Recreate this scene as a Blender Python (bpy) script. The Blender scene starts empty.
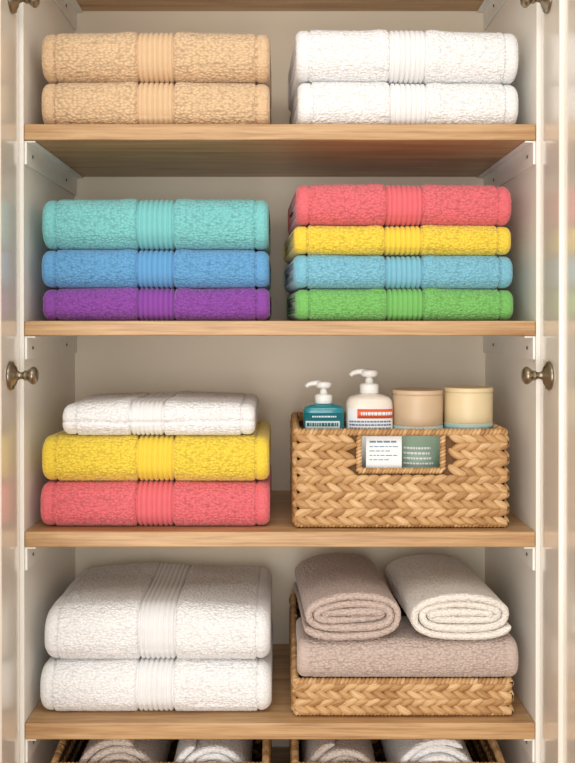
import bpy, math, random
import numpy as np
import bmesh
from mathutils import Matrix, Vector, Euler
random.seed(4); rng=np.random.default_rng(7)
scene=bpy.context.scene
scene.view_settings.view_transform='Standard'
scene.view_settings.look='None'

# ---------------------------------------------------------------- helpers
def lin(c):
    out=[]
    for v in c:
        v=v/255.0
        out.append(v/12.92 if v<=0.04045 else ((v+0.055)/1.055)**2.4)
    return (*out,1.0)
def mul(c,k): return (min(c[0]*k,1),min(c[1]*k,1),min(c[2]*k,1),1)

def newmat(name):
    m=bpy.data.materials.new(name); m.use_nodes=True
    nt=m.node_tree; b=nt.nodes['Principled BSDF']
    return m,nt,b
def N(nt,t,**kw):
    n=nt.nodes.new(t)
    for k,v in kw.items():
        if k in n.inputs: n.inputs[k].default_value=v
        else: setattr(n,k,v)
    return n
def simple(name,rgb,rough=0.5,metal=0,var=0.04,scale=30,bump=0.0,coat=0):
    m,nt,b=newmat(name)
    c=lin(rgb)
    tc=N(nt,'ShaderNodeTexCoord')
    no=N(nt,'ShaderNodeTexNoise',Scale=scale,Detail=3.0)
    nt.links.new(tc.outputs['Object'],no.inputs['Vector'])
    r=N(nt,'ShaderNodeValToRGB')
    r.color_ramp.elements[0].color=mul(c,1-var); r.color_ramp.elements[0].position=.3
    r.color_ramp.elements[1].color=mul(c,1+var*.3); r.color_ramp.elements[1].position=.7
    nt.links.new(no.outputs['Fac'],r.inputs['Fac'])
    nt.links.new(r.outputs['Color'],b.inputs['Base Color'])
    b.inputs['Roughness'].default_value=rough
    b.inputs['Metallic'].default_value=metal
    b.inputs['Coat Weight'].default_value=coat
    b.inputs['Coat Roughness'].default_value=.16
    if bump:
        bp=N(nt,'ShaderNodeBump',Strength=bump,Distance=0.001)
        nt.links.new(no.outputs['Fac'],bp.inputs['Height'])
        nt.links.new(bp.outputs['Normal'],b.inputs['Normal'])
    return m

def terry(name,rgb,scale=(180,255,255),dark=.66,strength=.95,dist=.0027):
    m,nt,b=newmat(name)
    c=lin(rgb)
    tc=N(nt,'ShaderNodeTexCoord')
    at=N(nt,'ShaderNodeAttribute',attribute_name='terry')
    nz=N(nt,'ShaderNodeTexNoise',Scale=45.0,Detail=1.0)
    nt.links.new(tc.outputs['Object'],nz.inputs['Vector'])
    vm=N(nt,'ShaderNodeVectorMath',operation='MULTIPLY_ADD')
    nt.links.new(nz.outputs['Color'],vm.inputs[0]); vm.inputs[1].default_value=(.003,.003,.003)
    nt.links.new(tc.outputs['Object'],vm.inputs[2])
    sc=N(nt,'ShaderNodeVectorMath',operation='MULTIPLY'); sc.inputs[1].default_value=scale
    nt.links.new(vm.outputs[0],sc.inputs[0])
    vo=N(nt,'ShaderNodeTexVoronoi',Scale=1.0,Randomness=.8)
    nt.links.new(sc.outputs[0],vo.inputs['Vector'])
    r=N(nt,'ShaderNodeValToRGB')
    r.color_ramp.elements[0].color=mul(c,1.05); r.color_ramp.elements[0].position=.22
    r.color_ramp.elements[1].color=mul(c,dark); r.color_ramp.elements[1].position=.9  # occlusion-like shade between the loops, painted into the towel colour
    nt.links.new(vo.outputs['Distance'],r.inputs['Fac'])
    mx=N(nt,'ShaderNodeMix',data_type='RGBA')
    mx.inputs[6].default_value=mul(c,.88)
    nt.links.new(at.outputs['Fac'],mx.inputs[0])
    nt.links.new(r.outputs['Color'],mx.inputs[7])
    nt.links.new(mx.outputs[2],b.inputs['Base Color'])
    b.inputs['Roughness'].default_value=.95
    b.inputs['Specular IOR Level'].default_value=.08
    b.inputs['Sheen Weight'].default_value=.3
    b.inputs['Sheen Roughness'].default_value=.4
    inv=N(nt,'ShaderNodeMath',operation='SUBTRACT'); inv.inputs[0].default_value=1
    nt.links.new(vo.outputs['Distance'],inv.inputs[1])
    st=N(nt,'ShaderNodeMath',operation='MULTIPLY_ADD')
    nt.links.new(at.outputs['Fac'],st.inputs[0]); st.inputs[1].default_value=strength-.12; st.inputs[2].default_value=.12
    bp=N(nt,'ShaderNodeBump',Distance=dist)
    nt.links.new(st.outputs[0],bp.inputs['Strength'])
    nt.links.new(inv.outputs[0],bp.inputs['Height'])
    nt.links.new(bp.outputs['Normal'],b.inputs['Normal'])
    return m

def wood(name,base,darkc):
    m,nt,b=newmat(name)
    g=N(nt,'ShaderNodeNewGeometry')
    mp=N(nt,'ShaderNodeMapping'); mp.inputs['Scale'].default_value=(2.2,30,60)
    nt.links.new(g.outputs['Position'],mp.inputs['Vector'])
    n1=N(nt,'ShaderNodeTexNoise',Scale=1.6,Detail=6.0,Distortion=.6)
    nt.links.new(mp.outputs[0],n1.inputs['Vector'])
    mp2=N(nt,'ShaderNodeMapping'); mp2.inputs['Scale'].default_value=(12,260,300)
    nt.links.new(g.outputs['Position'],mp2.inputs['Vector'])
    n2=N(nt,'ShaderNodeTexNoise',Scale=1.0,Detail=3.0)
    nt.links.new(mp2.outputs[0],n2.inputs['Vector'])
    r=N(nt,'ShaderNodeValToRGB')
    r.color_ramp.elements[0].color=lin(darkc); r.color_ramp.elements[0].position=.3
    r.color_ramp.elements[1].color=lin(base); r.color_ramp.elements[1].position=.62
    nt.links.new(n1.outputs['Fac'],r.inputs['Fac'])
    mx=N(nt,'ShaderNodeMix',data_type='RGBA',blend_type='MULTIPLY'); mx.inputs[0].default_value=.4
    nt.links.new(r.outputs['Color'],mx.inputs[6]); 
    r2=N(nt,'ShaderNodeValToRGB'); r2.color_ramp.elements[0].color=(.5,.4,.3,1); r2.color_ramp.elements[0].position=.35
    r2.color_ramp.elements[1].color=(1,1,1,1); r2.color_ramp.elements[1].position=.55
    nt.links.new(n2.outputs['Fac'],r2.inputs['Fac']); nt.links.new(r2.outputs['Color'],mx.inputs[7])
    nt.links.new(mx.outputs[2],b.inputs['Base Color'])
    b.inputs['Roughness'].default_value=.38
    bp=N(nt,'ShaderNodeBump',Strength=.15,Distance=.001)
    nt.links.new(n2.outputs['Fac'],bp.inputs['Height']); nt.links.new(bp.outputs['Normal'],b.inputs['Normal'])
    return m

def straw(name):
    m,nt,b=newmat(name)
    g=N(nt,'ShaderNodeNewGeometry')
    r=N(nt,'ShaderNodeValToRGB')
    e=r.color_ramp.elements
    e[0].color=lin((174,130,82)); e[1].color=lin((220,184,136))
    x=e.new(.5); x.color=lin((200,158,106))
    nt.links.new(g.outputs['Random Per Island'],r.inputs['Fac'])
    at=N(nt,'ShaderNodeAttribute',attribute_name='strand')
    no=N(nt,'ShaderNodeTexNoise',Scale=1.0,Detail=3.0)
    nt.links.new(at.outputs['Vector'],no.inputs['Vector'])
    r2=N(nt,'ShaderNodeValToRGB'); r2.color_ramp.elements[0].color=(.50,.40,.30,1); r2.color_ramp.elements[0].position=.34
    r2.color_ramp.elements[1].color=(1,1,1,1); r2.color_ramp.elements[1].position=.56
    nt.links.new(no.outputs['Fac'],r2.inputs['Fac'])
    mx=N(nt,'ShaderNodeMix',data_type='RGBA',blend_type='MULTIPLY'); mx.inputs[0].default_value=.6
    nt.links.new(r.outputs['Color'],mx.inputs[6]); nt.links.new(r2.outputs['Color'],mx.inputs[7])
    nt.links.new(mx.outputs[2],b.inputs['Base Color'])
    b.inputs['Roughness'].default_value=.5
    bp=N(nt,'ShaderNodeBump',Strength=.5,Distance=.0008)
    nt.links.new(no.outputs['Fac'],bp.inputs['Height']); nt.links.new(bp.outputs['Normal'],b.inputs['Normal'])
    return m

def mkobj(name,verts,faces,mat,smooth=True,parent=None):
    me=bpy.data.meshes.new(name)
    me.from_pydata([tuple(v) for v in verts] if not isinstance(verts,np.ndarray) else verts.tolist(),[],faces)
    me.update()
    if smooth: me.polygons.foreach_set('use_smooth',[True]*len(me.polygons))
    if mat: me.materials.append(mat)
    o=bpy.data.objects.new(name,me); scene.collection.objects.link(o)
    if parent: par(o,parent)
    return o
def par(o,p):
    o.parent=p; o.matrix_parent_inverse=Matrix.Translation(p.location).inverted()
def empty(name,loc):
    e=bpy.data.objects.new(name,None); e.empty_display_size=.05; e.location=loc
    scene.collection.objects.link(e); return e
def box(name,x0,x1,y0,y1,z0,z1,mat,bevel=0.0,parent=None):
    cx,cy,cz=(x0+x1)/2,(y0+y1)/2,(z0+z1)/2
    a,b,c=(x1-x0)/2,(y1-y0)/2,(z1-z0)/2
    v=[(sx*a,sy*b,sz*c) for sx in(-1,1) for sy in(-1,1) for sz in(-1,1)]
    f=[(0,1,3,2),(4,6,7,5),(0,4,5,1),(2,3,7,6),(0,2,6,4),(1,5,7,3)]
    o=mkobj(name,v,f,mat,False)
    o.location=(cx,cy,cz)
    if bevel:
        m=o.modifiers.new('b','BEVEL'); m.width=bevel; m.segments=3; m.limit_method='ANGLE'
        o.data.polygons.foreach_set('use_smooth',[True]*6)
        w=o.modifiers.new('w','WEIGHTED_NORMAL')
    if parent: par(o,parent)
    return o
class MB:
    def __init__(s): s.v=[];s.f=[];s.n=0;s.a=[]
    def add(s,V,F,A=None):
        s.v.append(np.asarray(V,float)); s.f+= [tuple(i+s.n for i in f) for f in F]; s.n+=len(V)
        if A is not None: s.a.append(A)
    def obj(s,name,mat,smooth=True,parent=None):
        o=mkobj(name,np.concatenate(s.v),s.f,mat,smooth,parent)
        if s.a:
            at=o.data.attributes.new('strand','FLOAT_VECTOR','POINT')
            at.data.foreach_set('vector',np.concatenate(s.a).astype(np.float32).reshape(-1))
        return o
def gridfaces(n,m,closed=True):
    F=[]
    for i in range(n-1):
        for j in range(m if closed else m-1):
            k=(j+1)%m
            F.append((i*m+j,i*m+k,(i+1)*m+k,(i+1)*m+j))
    return F
def fixn(o):
    bm=bmesh.new(); bm.from_mesh(o.data); bmesh.ops.recalc_face_normals(bm,faces=bm.faces); bm.to_mesh(o.data); bm.free()
def lathe(prof,seg=40,sy=1.0,p=2.0):
    th=np.linspace(0,2*np.pi,seg,endpoint=False)
    c,s=np.cos(th),np.sin(th)
    k=(np.abs(c)**p+np.abs(s)**p)**(-1/p)
    V=[]
    for r,z in prof:
        for i in range(seg): V.append((r*c[i]*k[i],r*s[i]*k[i]*sy,z))
    F=gridfaces(len(prof),seg)
    F.append(tuple(range(seg-1,-1,-1))); n=(len(prof)-1)*seg
    F.append(tuple(n+i for i in range(seg)))
    return np.array(V),F

def wob(x,y,z,s):
    r=np.random.default_rng(s)
    out=0
    for k in range(5):
        fx,fy,fz=r.uniform(5,32,3); p=r.uniform(0,6.28,3)
        out=out+np.sin(fx*x+p[0]+1.3*np.sin(fy*y+p[1]))*np.sin(fz*z*1.5+fy*y+p[2])
    return out/5

# ---------------------------------------------------------------- towels
tseed=[10]
def towel(mat,x0,x1,z0,z1,yf=.020,depth=.31,rot=0,bandw=.061,bandoff=0.0,soft=.0024,name='folded_towel',caps=True,rr=.42,band=True,layers=(),droop=.0,R=None):
    tseed[0]+=1; sd=tseed[0]
    W=x1-x0; h=z1-z0; D=depth; r0=rr*h
    if R is None: R=min(.013,.22*h)
    ds=.003
    pts=[];nor=[]
    a,b=D/2-r0,h/2-r0
    def seg(p,q,n):
        L=math.dist(p,q); k=max(2,int(L/ds))
        for i in range(k):
            t=i/k; pts.append((p[0]+(q[0]-p[0])*t+n[0]*r0,p[1]+(q[1]-p[1])*t+n[1]*r0)); nor.append(n)
    def arc(c,a0):
        k=max(8,int(r0*math.pi/2/ds*1.4))
        for i in range(k):
            t=a0+math.pi/2*i/k; n=(math.cos(t),math.sin(t)); pts.append((c[0]+n[0]*r0,c[1]+n[1]*r0)); nor.append(n)
    arc((a,b),0); seg((a,b),(-a,b),(0,1)); arc((-a,b),math.pi/2); seg((-a,b),(-a,-b),(-1,0)); arc((-a,-b),math.pi); seg((-a,-b),(a,-b),(0,-1)); arc((a,-b),1.5*math.pi); seg((a,-b),(a,b),(1,0))
    P=np.array(pts);Nn=np.array(nor); m=len(P)
    xs=np.concatenate([[0,.0008,.002,.004],np.arange(.006,W/2,.0014)])
    xs=np.concatenate([xs,W-xs[::-1]]); 
    e=np.minimum(xs,W-xs)
    ins=np.where(e<R,R*(1-np.sqrt(np.clip(1-(1-e/R)**2,0,1))),0)
    hem=np.where(e<.022,.0014,0.0)+.0042*np.exp(-((e-.0235)/.0018)**2)
    if not caps: hem=hem*.3
    bc=W/2+bandoff
    q=np.abs(xs-bc)
    bandm=np.clip((bandw/2-q)/.002+.5,0,1) if band else np.zeros_like(q)
    edge=.0045*np.exp(-((q-bandw/2)/.0022)**2) if band else 0
    nr=7; ph=(xs-bc)/(bandw/nr)*2*np.pi
    g=np.abs(np.cos(ph/2))
    ribs=bandm*(.0002+.0046*np.clip((.60-g)/.60,0,1)**1.0)
    terr=np.where(e<.021,.45,1.0)*(1-bandm)
    tot=ins+hem+ribs+edge
    X=np.repeat(xs[:,None],m,1)-W/2
    off=np.repeat(-tot[:,None],m,1)
    Y=np.repeat(P[None,:,0],len(xs),0); Z=np.repeat(P[None,:,1],len(xs),0)
    topw=(Nn[:,1]>-.5)*1.0
    fr=np.clip(-Nn[:,0],0,1)
    off=off+topw[None,:]*soft*wob(X,Y,Z,sd)
    for lz in layers:
        wav=lz+.0015*np.sin(X*19+sd)
        off=off-.0055*fr[None,:]*np.exp(-((Z-wav)/.0022)**2)
    off=off+rng.normal(0,.00042,off.shape)*terr[:,None]
    if band: off=off+(.0018*np.exp(-((q-bandw/2-.016)/.012)**2))[:,None]*topw[None,:]
    VY=Y+Nn[None,:,0]*off; VZ=Z+Nn[None,:,1]*off
    main=np.stack([X,VY,VZ],-1)
    def cap(sign):
        out=[]
        ks=16; last=.40*h
        for i in range(1,ks+1):
            t=i/ks; it=R+(last-R)*t
            dx=.0028*(1-math.cos(2*math.pi*t*2.0))/2+.002*t
            yy=P[:,0]-Nn[:,0]*(it+.002); zz=P[:,1]-Nn[:,1]*it
            out.append(np.stack([np.full(m,sign*(W/2-dx)),yy,zz],-1))
        return out
    R1=cap(1); L1=cap(-1)[::-1]
    allr=np.concatenate([np.array(L1),main,np.array(R1)],0)
    tt=np.concatenate([np.full((len(L1),m),.3),np.repeat(terr[:,None],m,1),np.full((len(R1),m),.3)],0)
    n=allr.shape[0]
    V=allr.reshape(-1,3).copy()
    V[:,2]+=h/2
    if droop: V[:,2]-=droop*np.abs(V[:,0]/(W/2))**3*np.clip(V[:,2]/h,0,1)
    F=gridfaces(n,m)
    F.append(tuple(range(m-1,-1,-1))); F.append(tuple((n-1)*m+i for i in range(m)))
    o=mkobj(name,V,F,mat)
    at=o.data.attributes.new('terry','FLOAT','POINT'); at.data.foreach_set('value',tt.reshape(-1).astype(np.float32))
    fixn(o)
    o.rotation_euler=(0,0,rot)
    o.location=Vector(((x0+x1)/2,yf,z0))+Matrix.Rotation(rot,3,'Z')@Vector((0,D/2,0))
    return o

def roll(mat,cx,zb,a0,b0,yf=.045,L=.28,rot=0,t=.0135,turns=2.9,start=-.6,dirn=1,name='rolled_towel',flat=2.0):
    tseed[0]+=1; sd=tseed[0]
    ns=int(2*math.pi*max(a0,b0)*turns*.75/.0035)
    th=np.linspace(0,turns*2*np.pi,ns)
    prof=[];ra=t*.46
    k=int(L/.005)
    ys=np.linspace(-L/2+ra,L/2-ra,k)
    for y in ys: prof.append((ra,y))
    for i in range(1,8): A=math.pi/2-math.pi*i/8; prof.append((ra*math.sin(A),L/2-ra+ra*math.cos(A)))
    for y in ys[::-1]: prof.append((-ra,y))
    for i in range(1,8): A=-math.pi/2-math.pi*i/8; prof.append((ra*math.sin(A),-L/2+ra+ra*math.cos(A)))
    prof=np.array(prof); m=len(prof)
    shrink=t*th/(2*np.pi)
    a=np.maximum(a0-t/2-shrink,.004); b=np.maximum(b0-t/2-shrink,.0025)
    ang=start+dirn*th
    C,S=np.cos(ang),np.sin(ang)
    pw=np.where(S<0,flat,2.0)
    kk=(np.abs(C)**pw+np.abs(S)**pw)**(-1/pw)
    px=a*C*kk; pz=b*S*kk
    # smooth numeric normals of the wound path
    tx=np.gradient(px); tz=np.gradient(pz); nl=np.hypot(tx,tz)+1e-9
    nx=tz/nl*dirn; nz=-tx/nl*dirn
    sc=np.ones(ns); sc[:4]=[.3,.65,.85,.95]; sc[-4:]=[.95,.85,.65,.3]
    off=prof[None,:,0]*sc[:,None]
    outer=np.clip(1-th/(2*np.pi),0,1)
    X=px[:,None]+nx[:,None]*off; Z=pz[:,None]+nz[:,None]*off
    Y=np.repeat(prof[None,:,1],ns,0)
    Y=Y+ (.003*np.sin(th*1.7+sd)+.002*np.sin(th*.6+sd*2))[:,None]
    w=wob(X,Y,Z,sd)*.0025*outer[:,None]
    jit=rng.normal(0,.00036,X.shape)
    X=X+nx[:,None]*(w+jit); Z=Z+nz[:,None]*(w*(nz[:,None]>-.6)+jit)
    V=np.stack([X,Y,Z],-1).reshape(-1,3); V[:,2]+=b0
    F=gridfaces(ns,m); F.append(tuple(range(m-1,-1,-1))); F.append(tuple((ns-1)*m+i for i in range(m)))
    o=mkobj(name,V,F,mat)
    at=o.data.attributes.new('terry','FLOAT','POINT'); at.data.foreach_set('value',np.full(len(V),.9,np.float32))
    fixn(o)
    o.rotation_euler=(0,0,rot)
    o.location=Vector((cx,yf,zb))+Matrix.Rotation(rot,3,'Z')@Vector((0,L/2,0))
    return o

# ---------------------------------------------------------------- materials
M_side=simple('painted_side_panel',(244,241,233),.35,var=.015,scale=4)
M_back=simple('painted_back_panel',(240,229,209),.5,var=.02,scale=3)
M_door=simple('lacquered_door',(242,235,224),.18,var=.012,scale=4,coat=1.0)
M_wall=simple('wall_paint',(228,222,212),.8,var=.02,scale=20,bump=.1)
M_floor=wood('floor_wood',(176,134,92),(130,92,58))
M_wood=wood('oak_shelf',(202,165,120),(168,127,84))
M_brk=simple('white_bracket',(246,245,240),.4)
M_screw=simple('screw_metal',(120,115,108),.35,metal=.9)
M_knob=simple('brushed_nickel_knob',(150,138,120),.3,metal=1,scale=80)
M_straw=straw('water_hyacinth')
M_shell=simple('basket_core',(104,70,38),.8,var=.25,scale=120)

# ---------------------------------------------------------------- room shell / closet
EZ=1.35
SX=.427; DEP=.40
box('wall_back',-SX-.02,SX+.02,DEP,DEP+.015,0,2.12,M_back)
box('wall_left',-SX-.02,-SX,0,DEP,0,2.12,M_side,.001)
box('wall_right',SX,SX+.02,0,DEP,0,2.12,M_side,.001)
box('wall_front_left',-1.8,-SX-.021,.0,.10,0,2.6,M_wall)
box('wall_front_right',SX+.021,1.8,.0,.10,0,2.6,M_wall)
box('wall_front_top',-SX-.02,SX+.02,.0,.10,2.121,2.6,M_wall)
box('baseboard_left',-1.8,-SX-.47,-.012,-.0005,0,.09,M_brk,.002)
box('baseboard_right',SX+.47,1.8,-.012,-.0005,0,.09,M_brk,.002)
box('floor',-1.8,1.8,-2.6,.5,-.03,0,M_floor)

shelves=[(1.658,1.685),(1.332,1.357),(.979,1.005),(.657,.685),(.443,.470),(.12,.147),(2.002,2.029)]
for zb,zt in shelves:
    s=box('closet_shelf',-SX+.0005,SX-.0005,0.0,DEP-.0005,zb,zt,M_wood,.0025)
    for sg in(-1,1):
        xw=sg*(SX-.0003)
        e=empty('shelf_bracket',(xw,.2,zb-.02))
        x0,x1=sorted((xw,xw-sg*.004))
        box('rail',x0,x1,.004,DEP-.004,zb-.040,zb-.0004,M_brk,.001,parent=e)
        x0,x1=sorted((xw-sg*.004,xw-sg*.018))
        box('flange',x0,x1,.004,DEP-.004,zb-.0034,zb-.0005,M_brk,.0008,parent=e)
        mb=MB()
        for yy in(.04,.30):
            V,F=lathe([(.0030,0),(.0030,.0010),(.002,.0016)],14)
            V=V@np.array(Matrix.Rotation(-sg*math.pi/2,3,'Y').transposed())
            V+=np.array([xw-sg*.0042,yy,zb-.021]); mb.add(V,F)
        mb.obj('screws',M_screw,parent=e)

for i,sg in enumerate((-1,1)):
    xi=sg*(SX+.006)
    e=empty('door_%d'%(i+1),(xi+sg*.011,-.22,1.1))
    x0,x1=sorted((xi,xi+sg*.022)); xr0,xr1=sorted((xi+sg*.007,xi+sg*.015))
    box('stile_hinge',x0,x1,-.110,-.004,.05,2.12,M_door,.003,parent=e)
    box('stile_outer',x0,x1,-.440,-.360,.05,2.12,M_door,.003,parent=e)
    box('panel',xr0,xr1,-.365,-.105,.12,2.06,M_door,parent=e)
    box('rail_top',x0,x1,-.362,-.108,2.04,2.12,M_door,.003,parent=e)
    box('rail_bottom',x0,x1,-.362,-.108,.05,.15,M_door,.003,parent=e)
    def attach(prof,y,z,nm,seg=32,sy=1):
        V,F=lathe(prof,seg,sy)
        V=V@np.array(Matrix.Rotation(-sg*math.pi/2,3,'Y').transposed())
        V+=np.array([xi,y,z]); o=mkobj(nm,V,F,M_knob,parent=e); return o
    kn=[(.023,0),(.024,.002),(.0225,.005),(.017,.0065),(.015,.009),(.0085,.011),(.006,.015),(.0055,.020),(.0075,.023),(.0085,.025),(.0075,.027),(.010,.030),(.0135,.034),(.0145,.037),(.0135,.040),(.0095,.0435),(.004,.0445)]
    attach(kn,-.060,1.269,'knob')
    attach(kn,-.050,1.876,'knob_upper')
    for hz in(.30,2.05):
        V,F=lathe([(.0035,-.03),(.005,-.028),(.005,.028),(.0035,.03)],16); V+=np.array([xi-sg*.003,-.0045,hz]); mkobj('hinge_barrel',V,F,M_knob,parent=e)

# ---------------------------------------------------------------- towels
T=lambda n,c,**k: terry('terry_'+n,c,**k)
beige=T('beige',(230,197,158),scale=(155,225,225),dark=.60,dist=.003); white=T('white',(246,246,247),dark=.78,dist=.0023)
teal=T('teal',(130,206,208)); blue=T('blue',(106,168,218)); purple=T('purple',(144,80,170))
coral=T('coral',(234,116,124)); yellow=T('yellow',(246,216,80)); sky=T('sky',(130,194,218)); green=T('green',(126,194,108))
taupe=T('taupe',(208,188,178)); cream=T('cream',(242,236,228),dark=.78,dist=.0023)
# shelf A
towel(beige,-.405,-.017,1.685,1.765)
towel(beige,-.405,-.017,1.7655,1.850)
towel(white,.030,.406,1.685,1.763,rot=.045,yf=.014)
towel(white,.027,.406,1.7635,1.853,rot=.04,yf=.014)
# shelf B
towel(purple,-.403,-.017,1.357,1.413)
towel(blue,-.405,-.018,1.4135,1.4785)
towel(teal,-.404,-.019,1.479,1.566)
towel(green,.026,.398,1.357,1.4115,rot=.045,yf=.014)
towel(sky,.023,.397,1.412,1.4685,rot=.05,yf=.014)
towel(yellow,.023,.394,1.469,1.5185,rot=.052,yf=.014)
towel(coral,.027,.394,1.519,1.589,rot=.04,yf=.014)
# shelf C
towel(coral,-.408,-.017,1.005,1.082)
towel(yellow,-.405,-.018,1.0825,1.161)
towel(white,-.370,-.042,1.1615,1.219,bandoff=-.02,depth=.28,bandw=.055,soft=.004,layers=(-.004,),rr=.45,droop=.004)
# shelf D
towel(white,-.410,-.014,.685,.774,soft=.005,depth=.335,rr=.44,droop=.003,R=.019)
towel(white,-.402,-.016,.7735,.873,soft=.0065,depth=.33,rr=.44,droop=.008,R=.019)

# ---------------------------------------------------------------- baskets
def leaf(L,Wd,Th,nu=11,nv=10):
    V=[];A_=[]
    off=np.array([random.uniform(0,80) for _ in range(3)])
    for i in range(nu):
        t=-1+2*i/(nu-1); r=max(.02,(1-abs(t)**2.2))**.62
        for j in range(nv):
            A=2*math.pi*j/nv
            V.append((t*L/2,math.cos(A)*Th/2*r,math.sin(A)*Wd/2*r))
            A_.append(off+np.array([t*.8,math.cos(A)*3.2,math.sin(A)*4.5]))
    F=gridfaces(nu,nv); F.append(tuple(range(nv-1,-1,-1))); F.append(tuple((nu-1)*nv+i for i in range(nv)))
    return np.array(V),F,np.array(A_)
def basket(x0,x1,y0,y1,z0,hf,hb,hole=None,name='woven_basket'):
    e=empty(name,((x0+x1)/2,(y0+y1)/2,z0))
    th=.004; ins=.0075
    X0,X1,Y0,Y1=x0+ins,x1-ins,y0+ins,y1-ins
    sh=MB()
    def slab(ax,bx,ay,by,za,zfa,zfb):
        V=[(ax,ay,za),(bx,ay,za),(bx,by,za),(ax,by,za),(ax,ay,zfa),(bx,ay,zfa),(bx,by,zfb),(ax,by,zfb)]
        sh.add(V,[(3,2,1,0),(4,5,6,7),(0,1,5,4),(1,2,6,5),(2,3,7,6),(3,0,4,7)])
    slab(X0,X1,Y0,Y1,z0+.0005,z0+.006,z0+.006)
    slab(X0,X0+th,Y0,Y1,z0,z0+hf-.003,z0+hb-.003); slab(X1-th,X1,Y0,Y1,z0,z0+hf-.003,z0+hb-.003)
    slab(X0,X1,Y1-th,Y1,z0,z0+hb-.003,z0+hb-.003)
    if hole:
        hx0,hx1,hz0,hz1=hole
        slab(X0,hx0,Y0,Y0+th,z0,z0+hf-.003,z0+hf-.003); slab(hx1,X1,Y0,Y0+th,z0,z0+hf-.003,z0+hf-.003)
        slab(hx0,hx1,Y0,Y0+th,z0,hz0,hz0)
    else: slab(X0,X1,Y0,Y0+th,z0,z0+hf-.003,z0+hf-.003)
    sh.obj('core',M_shell,False,e)
    mb=MB()
    pr=.0148; pu=.0190; L=.0360; Wd=.0145; Th=.013
    def face(o,ud,nd,Lu,hfun,hole=None):
        o=np.array(o,float);ud=np.array(ud,float);nd=np.array(nd,float); up=np.array([0,0,1.])
        hm=max(hfun(0),hfun(1)); rows=int(round((hm-.012)/pr))
        p=(hm-.014)/rows
        for r in range(rows):
            n=int(round(Lu/pu)); q=Lu/n
            for k in range(-1,n+1):
                u=(k+.5+(.25 if r%2 else -.05))*q
                u=min(max(u,.012),Lu-.012)
                v=(r+.5)*p+.006
                if v>hfun(u/Lu)-.010: continue
                if hole:
                    wx=o[0]+ud[0]*u
                    if hx0-.014<wx<hx1+.014 and z0+v>hole[2]-.010: continue
                V,F,A=leaf(L*random.uniform(.92,1.06),Wd*random.uniform(.92,1.08),Th)
                ti=math.radians(random.uniform(24,31))*(1 if r%2 else -1)
                V[:,2]+= -(1 if r%2 else -1)*.003*(V[:,0]/(L/2))**2
                V[:,1]+= .0020*(1-(V[:,0]/(L/2))**2)
                sk=math.radians(12)
                c,s=math.cos(ti),math.sin(ti)
                a=V[:,0]*c-V[:,2]*s; b=V[:,0]*s+V[:,2]*c
                d=V[:,1]+V[:,0]*math.sin(sk)
                a=np.clip(u+a,.0,Lu)-u
                b=np.maximum(v+b,.0015)-v
                mb.add(o+ud*(u+a)[:,None]+up*(v+b)[:,None]+nd*(d)[:,None],F,A)
    face((x0+.003,Y0,z0),(1,0,0),(0,-1,0),x1-x0-.006,lambda t:hf,hole)
    face((X0,y0+.003,z0),(0,1,0),(-1,0,0),y1-y0-.006,lambda t:hf+(hb-hf)*t)
    face((X1,y1-.003,z0),(0,-1,0),(1,0,0),y1-y0-.006,lambda t:hb+(hf-hb)*t)
    face((x1-.003,Y1,z0),(-1,0,0),(0,1,0),x1-x0-.006,lambda t:hb)
    fixn(mb.obj('weave',M_straw,True,e))
    rim=MB()
    def cord(P,rad=.0062,step=.0068,tilt=35):
        for a,b in zip(P[:-1],P[1:]):
            a=Vector(a);b=Vector(b);d=(b-a);L_=d.length; d.normalize()
            n=max(2,int(L_/step)); 
            side=d.cross(Vector((0,0,1))); 
            if side.length<.1: side=Vector((0,1,0))
            side.normalize(); upv=side.cross(d)
            for k in range(n):
                c=a+d*(L_*(k+.5)/n)
                V,F,A=leaf(rad*2.6,step*1.3,rad*2.1,7,8)
                t=math.radians(tilt)
                ax=(upv*math.cos(t)+d*math.sin(t)); wx=(d*math.cos(t)-upv*math.sin(t))
                Mx=np.array([ax,side,wx])
                rim.add(V@Mx+np.array(c),F,A)
    zf,zbk=z0+hf-.005,z0+hb-.005
    cx0,cx1,cy0,cy1=x0+.0065,x1-.0065,y0+.0065,y1-.0065
    cord([(cx0,cy0,zf),(cx1,cy0,zf),(cx1,cy1,zbk),(cx0,cy1,zbk),(cx0,cy0,zf)])
    if hole:
        cord([(hx0-.003,cy0-.002,zf-.006),(hx0-.003,cy0-.002,hz0-.003),(hx1+.003,cy0-.002,hz0-.003),(hx1+.003,cy0-.002,zf-.006)],rad=.005,step=.0055)
    cord([(cx0,cy0,z0+.0062),(cx1,cy0,z0+.0062),(cx1,cy1,z0+.0062),(cx0,cy1,z0+.0062),(cx0,cy0,z0+.0062)],rad=.0045,step=.006)
    fixn(rim.obj('rim_cord',M_straw,True,e))
    return e

hx0,hx1=.137,.273
bk=basket(.022,.388,.022,.342,1.005,.168,.168,hole=(hx0,hx1,1.106,1.166))
basket(.020,.396,.022,.342,.685,.064,.124)
basket(-.392,-.018,.022,.330,.470,.135,.178)
basket(.020,.385,.022,.330,.470,.135,.178)

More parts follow.
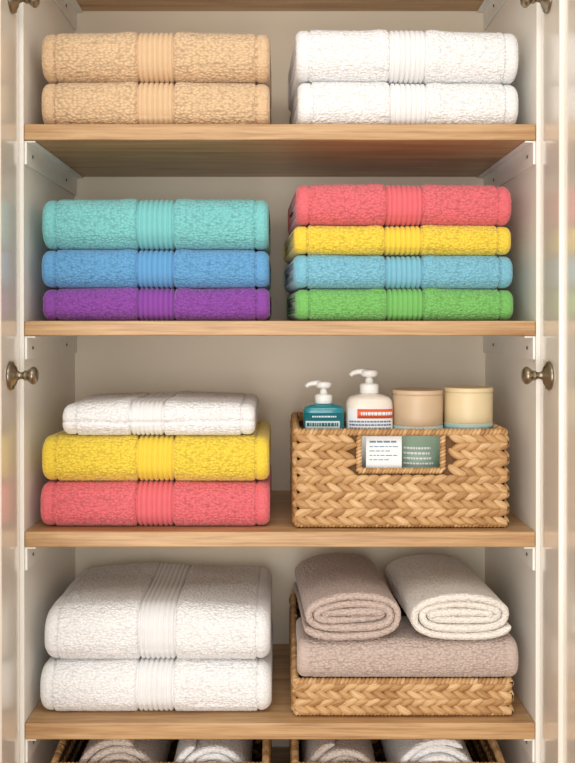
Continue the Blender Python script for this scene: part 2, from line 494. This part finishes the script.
M_paper=simple('paper_label',(240,242,244),.6)
M_ink=simple('label_ink_blue',(96,132,170),.6)
M_orange=simple('label_orange',(226,96,58),.5)
ty=.0275+.012
box('paper_tag',.147,.208,ty,ty+.0012,1.105,1.160,M_paper,parent=bk)
mb=MB()
def bar(mb,x0,x1,z0,z1,y):
    V=[(x0,y,z0),(x1,y,z0),(x1,y,z1),(x0,y,z1),(x0,y+.0003,z0),(x1,y+.0003,z0),(x1,y+.0003,z1),(x0,y+.0003,z1)]
    mb.add(V,[(0,1,2,3),(7,6,5,4),(0,4,5,1),(3,2,6,7),(0,3,7,4),(1,5,6,2)])
for k,(w,hh) in enumerate([(.040,.003),(.046,.0015),(.034,.0015),(.044,.0015),(.028,.0015)]):
    z=1.149-k*.0075; xx=.153
    while xx<.153+w:
        l=random.uniform(.004,.011); bar(mb,xx,min(xx+l,.202),z,z+hh,ty-.0004); xx+=l+.0018
mb.obj('tag_print',M_ink,False,bk)

# ---------------------------------------------------------------- toiletries
def patch(mb,cx,cy,rx,sy,p,z0,z1,a0,a1,off=.0006,n=24):
    V=[]
    for z in(z0,z1):
        for o_ in(off,off-.0004):
            for i in range(n+1):
                A=math.radians(-90+a0+(a1-a0)*i/n); c,s=math.cos(A),math.sin(A)
                k=(abs(c)**p+abs(s)**p)**(-1/p)
                V.append((cx+(rx+o_)*c*k,cy+(rx*sy+o_)*s*k,z))
    m=n+1; F=[]
    for i in range(n):
        F+= [(i,i+1,2*m+i+1,2*m+i),(m+i+1,m+i,3*m+i,3*m+i+1),(2*m+i,2*m+i+1,3*m+i+1,3*m+i),(i+1,i,m+i,m+i+1)]
    mb.add(V,F)
def textline(mb,cx,cy,rx,sy,p,z,h,a0,a1,off):
    a=a0
    while a<a1:
        w=random.uniform(3,8); patch(mb,cx,cy,rx,sy,p,z,z+h,a,min(a+w,a1),off,3); a+=w+1.6
def pump(e,cx,cy,zc,mat,s=1.0):
    V,F=lathe([(.0125*s,0),(.0145*s,.001),(.0145*s,.013*s),(.0125*s,.015*s),(.0065*s,.0155*s),(.006*s,.022*s),(.0045*s,.023*s),(.0045*s,.028*s)],28)
    V+=np.array([cx,cy,zc]); mkobj('pump_collar',V,F,mat,parent=e)
    V,F=lathe([(.009*s,0),(.0125*s,.002*s),(.0135*s,.008*s),(.011*s,.011*s),(.003*s,.012*s)],28)
    zt=zc+.025*s; V+=np.array([cx,cy,zt]); mkobj('pump_head',V,F,mat,parent=e)
    path=[(0,.0065),(-.010,.0085),(-.018,.0082),(-.025,.0062),(-.029,.002)]; rr=[.0056,.0052,.0046,.0040,.0034]
    V=[];seg=12
    for i,((a,b),r) in enumerate(zip(path,rr)):
        d=np.array(path[min(i+1,4)])-np.array(path[max(i-1,0)]); d=d/np.hypot(*d); nx,nz=-d[1],d[0]
        for j in range(seg):
            A=2*math.pi*j/seg
            V.append((cx+(a+nx*r*math.cos(A))*s,cy+r*math.sin(A)*s,zt+(b+nz*r*math.cos(A))*s))
    F=gridfaces(5,seg); F.append(tuple(range(seg-1,-1,-1))); F.append(tuple(4*seg+i for i in range(seg)))
    fixn(mkobj('pump_nozzle',V,F,mat,parent=e))
M_pump=simple('white_plastic',(236,236,234),.3)
M_teal=simple('teal_plastic',(22,128,140),.18,coat=.4)
M_wht=simple('cream_plastic',(230,222,210),.28)
M_lbl=simple('label_pale',(222,238,240),.5)
M_lblteal=simple('label_aqua',(176,214,216),.5)
zb=1.0118
def bottle(cx,cy,w,sy,p,body_h,mat,mname,ps=1.0,sh=1.0):
    e=empty('soap_pump_bottle',(cx,cy,zb)); r=w/2
    H=body_h
    prof=[(r*.9,0),(r*.98,.003),(r,.008),(r,H-.026*sh),(r*.99,H-.018*sh),(r*.95,H-.011*sh),(r*.84,H-.0055*sh),(r*.6,H-.002*sh),(.015,H),(.0125,H+.002)]
    V,F=lathe(prof,64,sy,p); V+=np.array([cx,cy,zb]); mkobj(mname,V,F,mat,parent=e)
    pump(e,cx,cy,zb+H+.0005,M_pump,ps)
    return e
z=zb
cx,cy=.0775,.105
e=bottle(cx,cy,.072,.66,4.5,.1985,M_teal,'body',1.08,.55)
mb=MB(); patch(mb,cx,cy,.036,.66,4.5,z+.045,z+.184,-52,52); 
mb.obj('label_backing',simple('label_teal_dark',(18,108,122),.4),True,e)
mb=MB(); patch(mb,cx,cy,.036,.66,4.5,z+.152,z+.170,-46,38,.0012); patch(mb,cx,cy,.036,.66,4.5,z+.132,z+.148,-48,48,.0012); mb.obj('label_panel',M_lbl,True,e)
mb=MB(); textline(mb,cx,cy,.036,.66,4.5,z+.161,.006,-42,34,.0018); textline(mb,cx,cy,.036,.66,4.5,z+.154,.003,-42,30,.0018); mb.obj('label_text',simple('ink_teal',(20,110,120),.5),True,e)
mb=MB(); textline(mb,cx,cy,.036,.66,4.5,z+.176,.003,-30,30,.0012); mb.obj('label_text_top',M_lbl,True,e)
cx,cy=.1585,.105
e=bottle(cx,cy,.083,.66,3.0,.2165,M_wht,'body',1.16,1.0)
mb=MB(); patch(mb,cx,cy,.0415,.66,3.0,z+.05,z+.192,-58,58); mb.obj('label_backing',M_paper,True,e)
mb=MB(); patch(mb,cx,cy,.0415,.66,3.0,z+.175,z+.191,-30,58,.0012); mb.obj('label_band',M_orange,True,e)
mb=MB(); textline(mb,cx,cy,.0415,.66,3.0,z+.180,.006,-22,54,.0018); mb.obj('label_title',M_paper,True,e)
mb=MB()
for k in range(5): textline(mb,cx,cy,.0415,.66,3.0,z+.168-k*.0058,.0026,-50,random.uniform(25,50),.0012)
mb.obj('label_text',M_ink,True,e)
def canister(cx,cy,r,H,cbody,clid,nm):
    e=empty('storage_canister',(cx,cy,zb))
    hb_=H-.062
    V,F=lathe([(r*.95,0),(r*.985,.002),(r*.985,hb_)],64); V+=np.array([cx,cy,zb]); mkobj('body',V,F,cbody,parent=e)
    V,F=lathe([(r*.985,hb_+.0002),(r*.99,hb_+.001),(r*.99,H-.0115),(r*.985,H-.0105),(r*.965,H-.010),(r*.965,H-.0085),(r,H-.008),(r*1.005,H-.006),(r*1.005,H-.003),(r*.99,H-.0006),(r*.96,H),(r*.93,H-.0012),(r*.3,H-.0015)],64)
    V+=np.array([cx,cy,zb]); mkobj('lid',V,F,clid,parent=e)
    mb=MB(); patch(mb,cx,cy,r*.985,1,2,z+.02,z+hb_-.012,-80,80,.0006,40); mb.obj('label',M_green if nm else M_paper,True,e)
    mb=MB(); patch(mb,cx,cy,r*.985,1,2,z+hb_-.010,z+hb_-.001,-100,100,.0006,40); mb.obj('label_stripe',M_lblteal,True,e)
    mb=MB()
    for k in range(5): textline(mb,cx,cy,r*.985,1,2,z+.122-k*.009,.004,-40,random.uniform(10,40),.0012)
    mb.obj('label_text',M_paper if nm else M_ink,True,e)
M_green=simple('label_green',(146,172,152),.5)
canister(.2450,.110,.0450,.224,simple('card_tan',(214,186,150),.6),simple('lid_tan',(208,182,150),.4),1)
canister(.3355,.110,.0430,.228,simple('card_cream',(238,220,180),.6),simple('lid_cream',(230,210,168),.4),0)

# ---------------------------------------------------------------- shelf D right textiles
towel(taupe,.029,.404,.7495,.816,yf=.012,depth=.17,band=False,soft=.003,caps=False,rr=.44)
roll(taupe,.1210,.8160,.0910,.0460,rot=.05,yf=.014,L=.29,start=-2.6,dirn=1,turns=3.0,flat=2.9)
roll(cream,.3080,.8160,.0930,.0460,rot=.05,yf=.012,L=.29,start=-.5,dirn=-1,turns=3.0,flat=2.9)
grey1=T('oatmeal',(214,200,190)); 
roll(grey1,-.278,.4765,.081,.083,yf=.040,turns=4.2,start=1.2,L=.26)
roll(white,-.117,.4765,.075,.082,yf=.040,turns=4.0,start=2.0,L=.26)
roll(grey1,.109,.4765,.073,.081,yf=.040,turns=4.0,start=1.8,L=.26)
roll(white,.272,.4765,.083,.083,yf=.040,turns=4.2,start=1.0,L=.26)

# ---------------------------------------------------------------- lights
def area(name,loc,target,size,power,col):
    l=bpy.data.lights.new(name,'AREA'); l.shape='RECTANGLE'; l.size=size[0]; l.size_y=size[1]; l.energy=power; l.color=col
    o=bpy.data.objects.new(name,l); scene.collection.objects.link(o); o.location=loc
    o.rotation_euler=(Vector(target)-Vector(loc)).to_track_quat('-Z','Y').to_euler()
    return o
area('ceiling_light',(0.0,-1.6,2.5),(0,.1,1.0),(1.4,.9),13,(1,.96,.90))
area('front_fill_light',(-.4,-2.5,1.0),(0,.1,.85),(1.6,1.6),38,(1,.97,.935))  # added off-frame soft area light, brightens the closet from the front
w=bpy.data.worlds.new('World'); scene.world=w; w.use_nodes=True
bg=w.node_tree.nodes['Background']; bg.inputs[0].default_value=lin((252,246,236)); bg.inputs[1].default_value=.76

# ---------------------------------------------------------------- camera
cam=bpy.data.cameras.new('camera'); co=bpy.data.objects.new('camera',cam); scene.collection.objects.link(co)
f=960.0; tilt=.3
cam.sensor_fit='VERTICAL'; cam.sensor_height=36; cam.sensor_width=36; cam.lens=f/763*36
co.location=(0,-1.6,EZ); co.rotation_euler=(math.radians(90-tilt),0,0)
cam.shift_x=7.5/763; cam.shift_y=-(56.5-f*math.tan(math.radians(tilt)))/763
cam.clip_start=.05
scene.camera=co
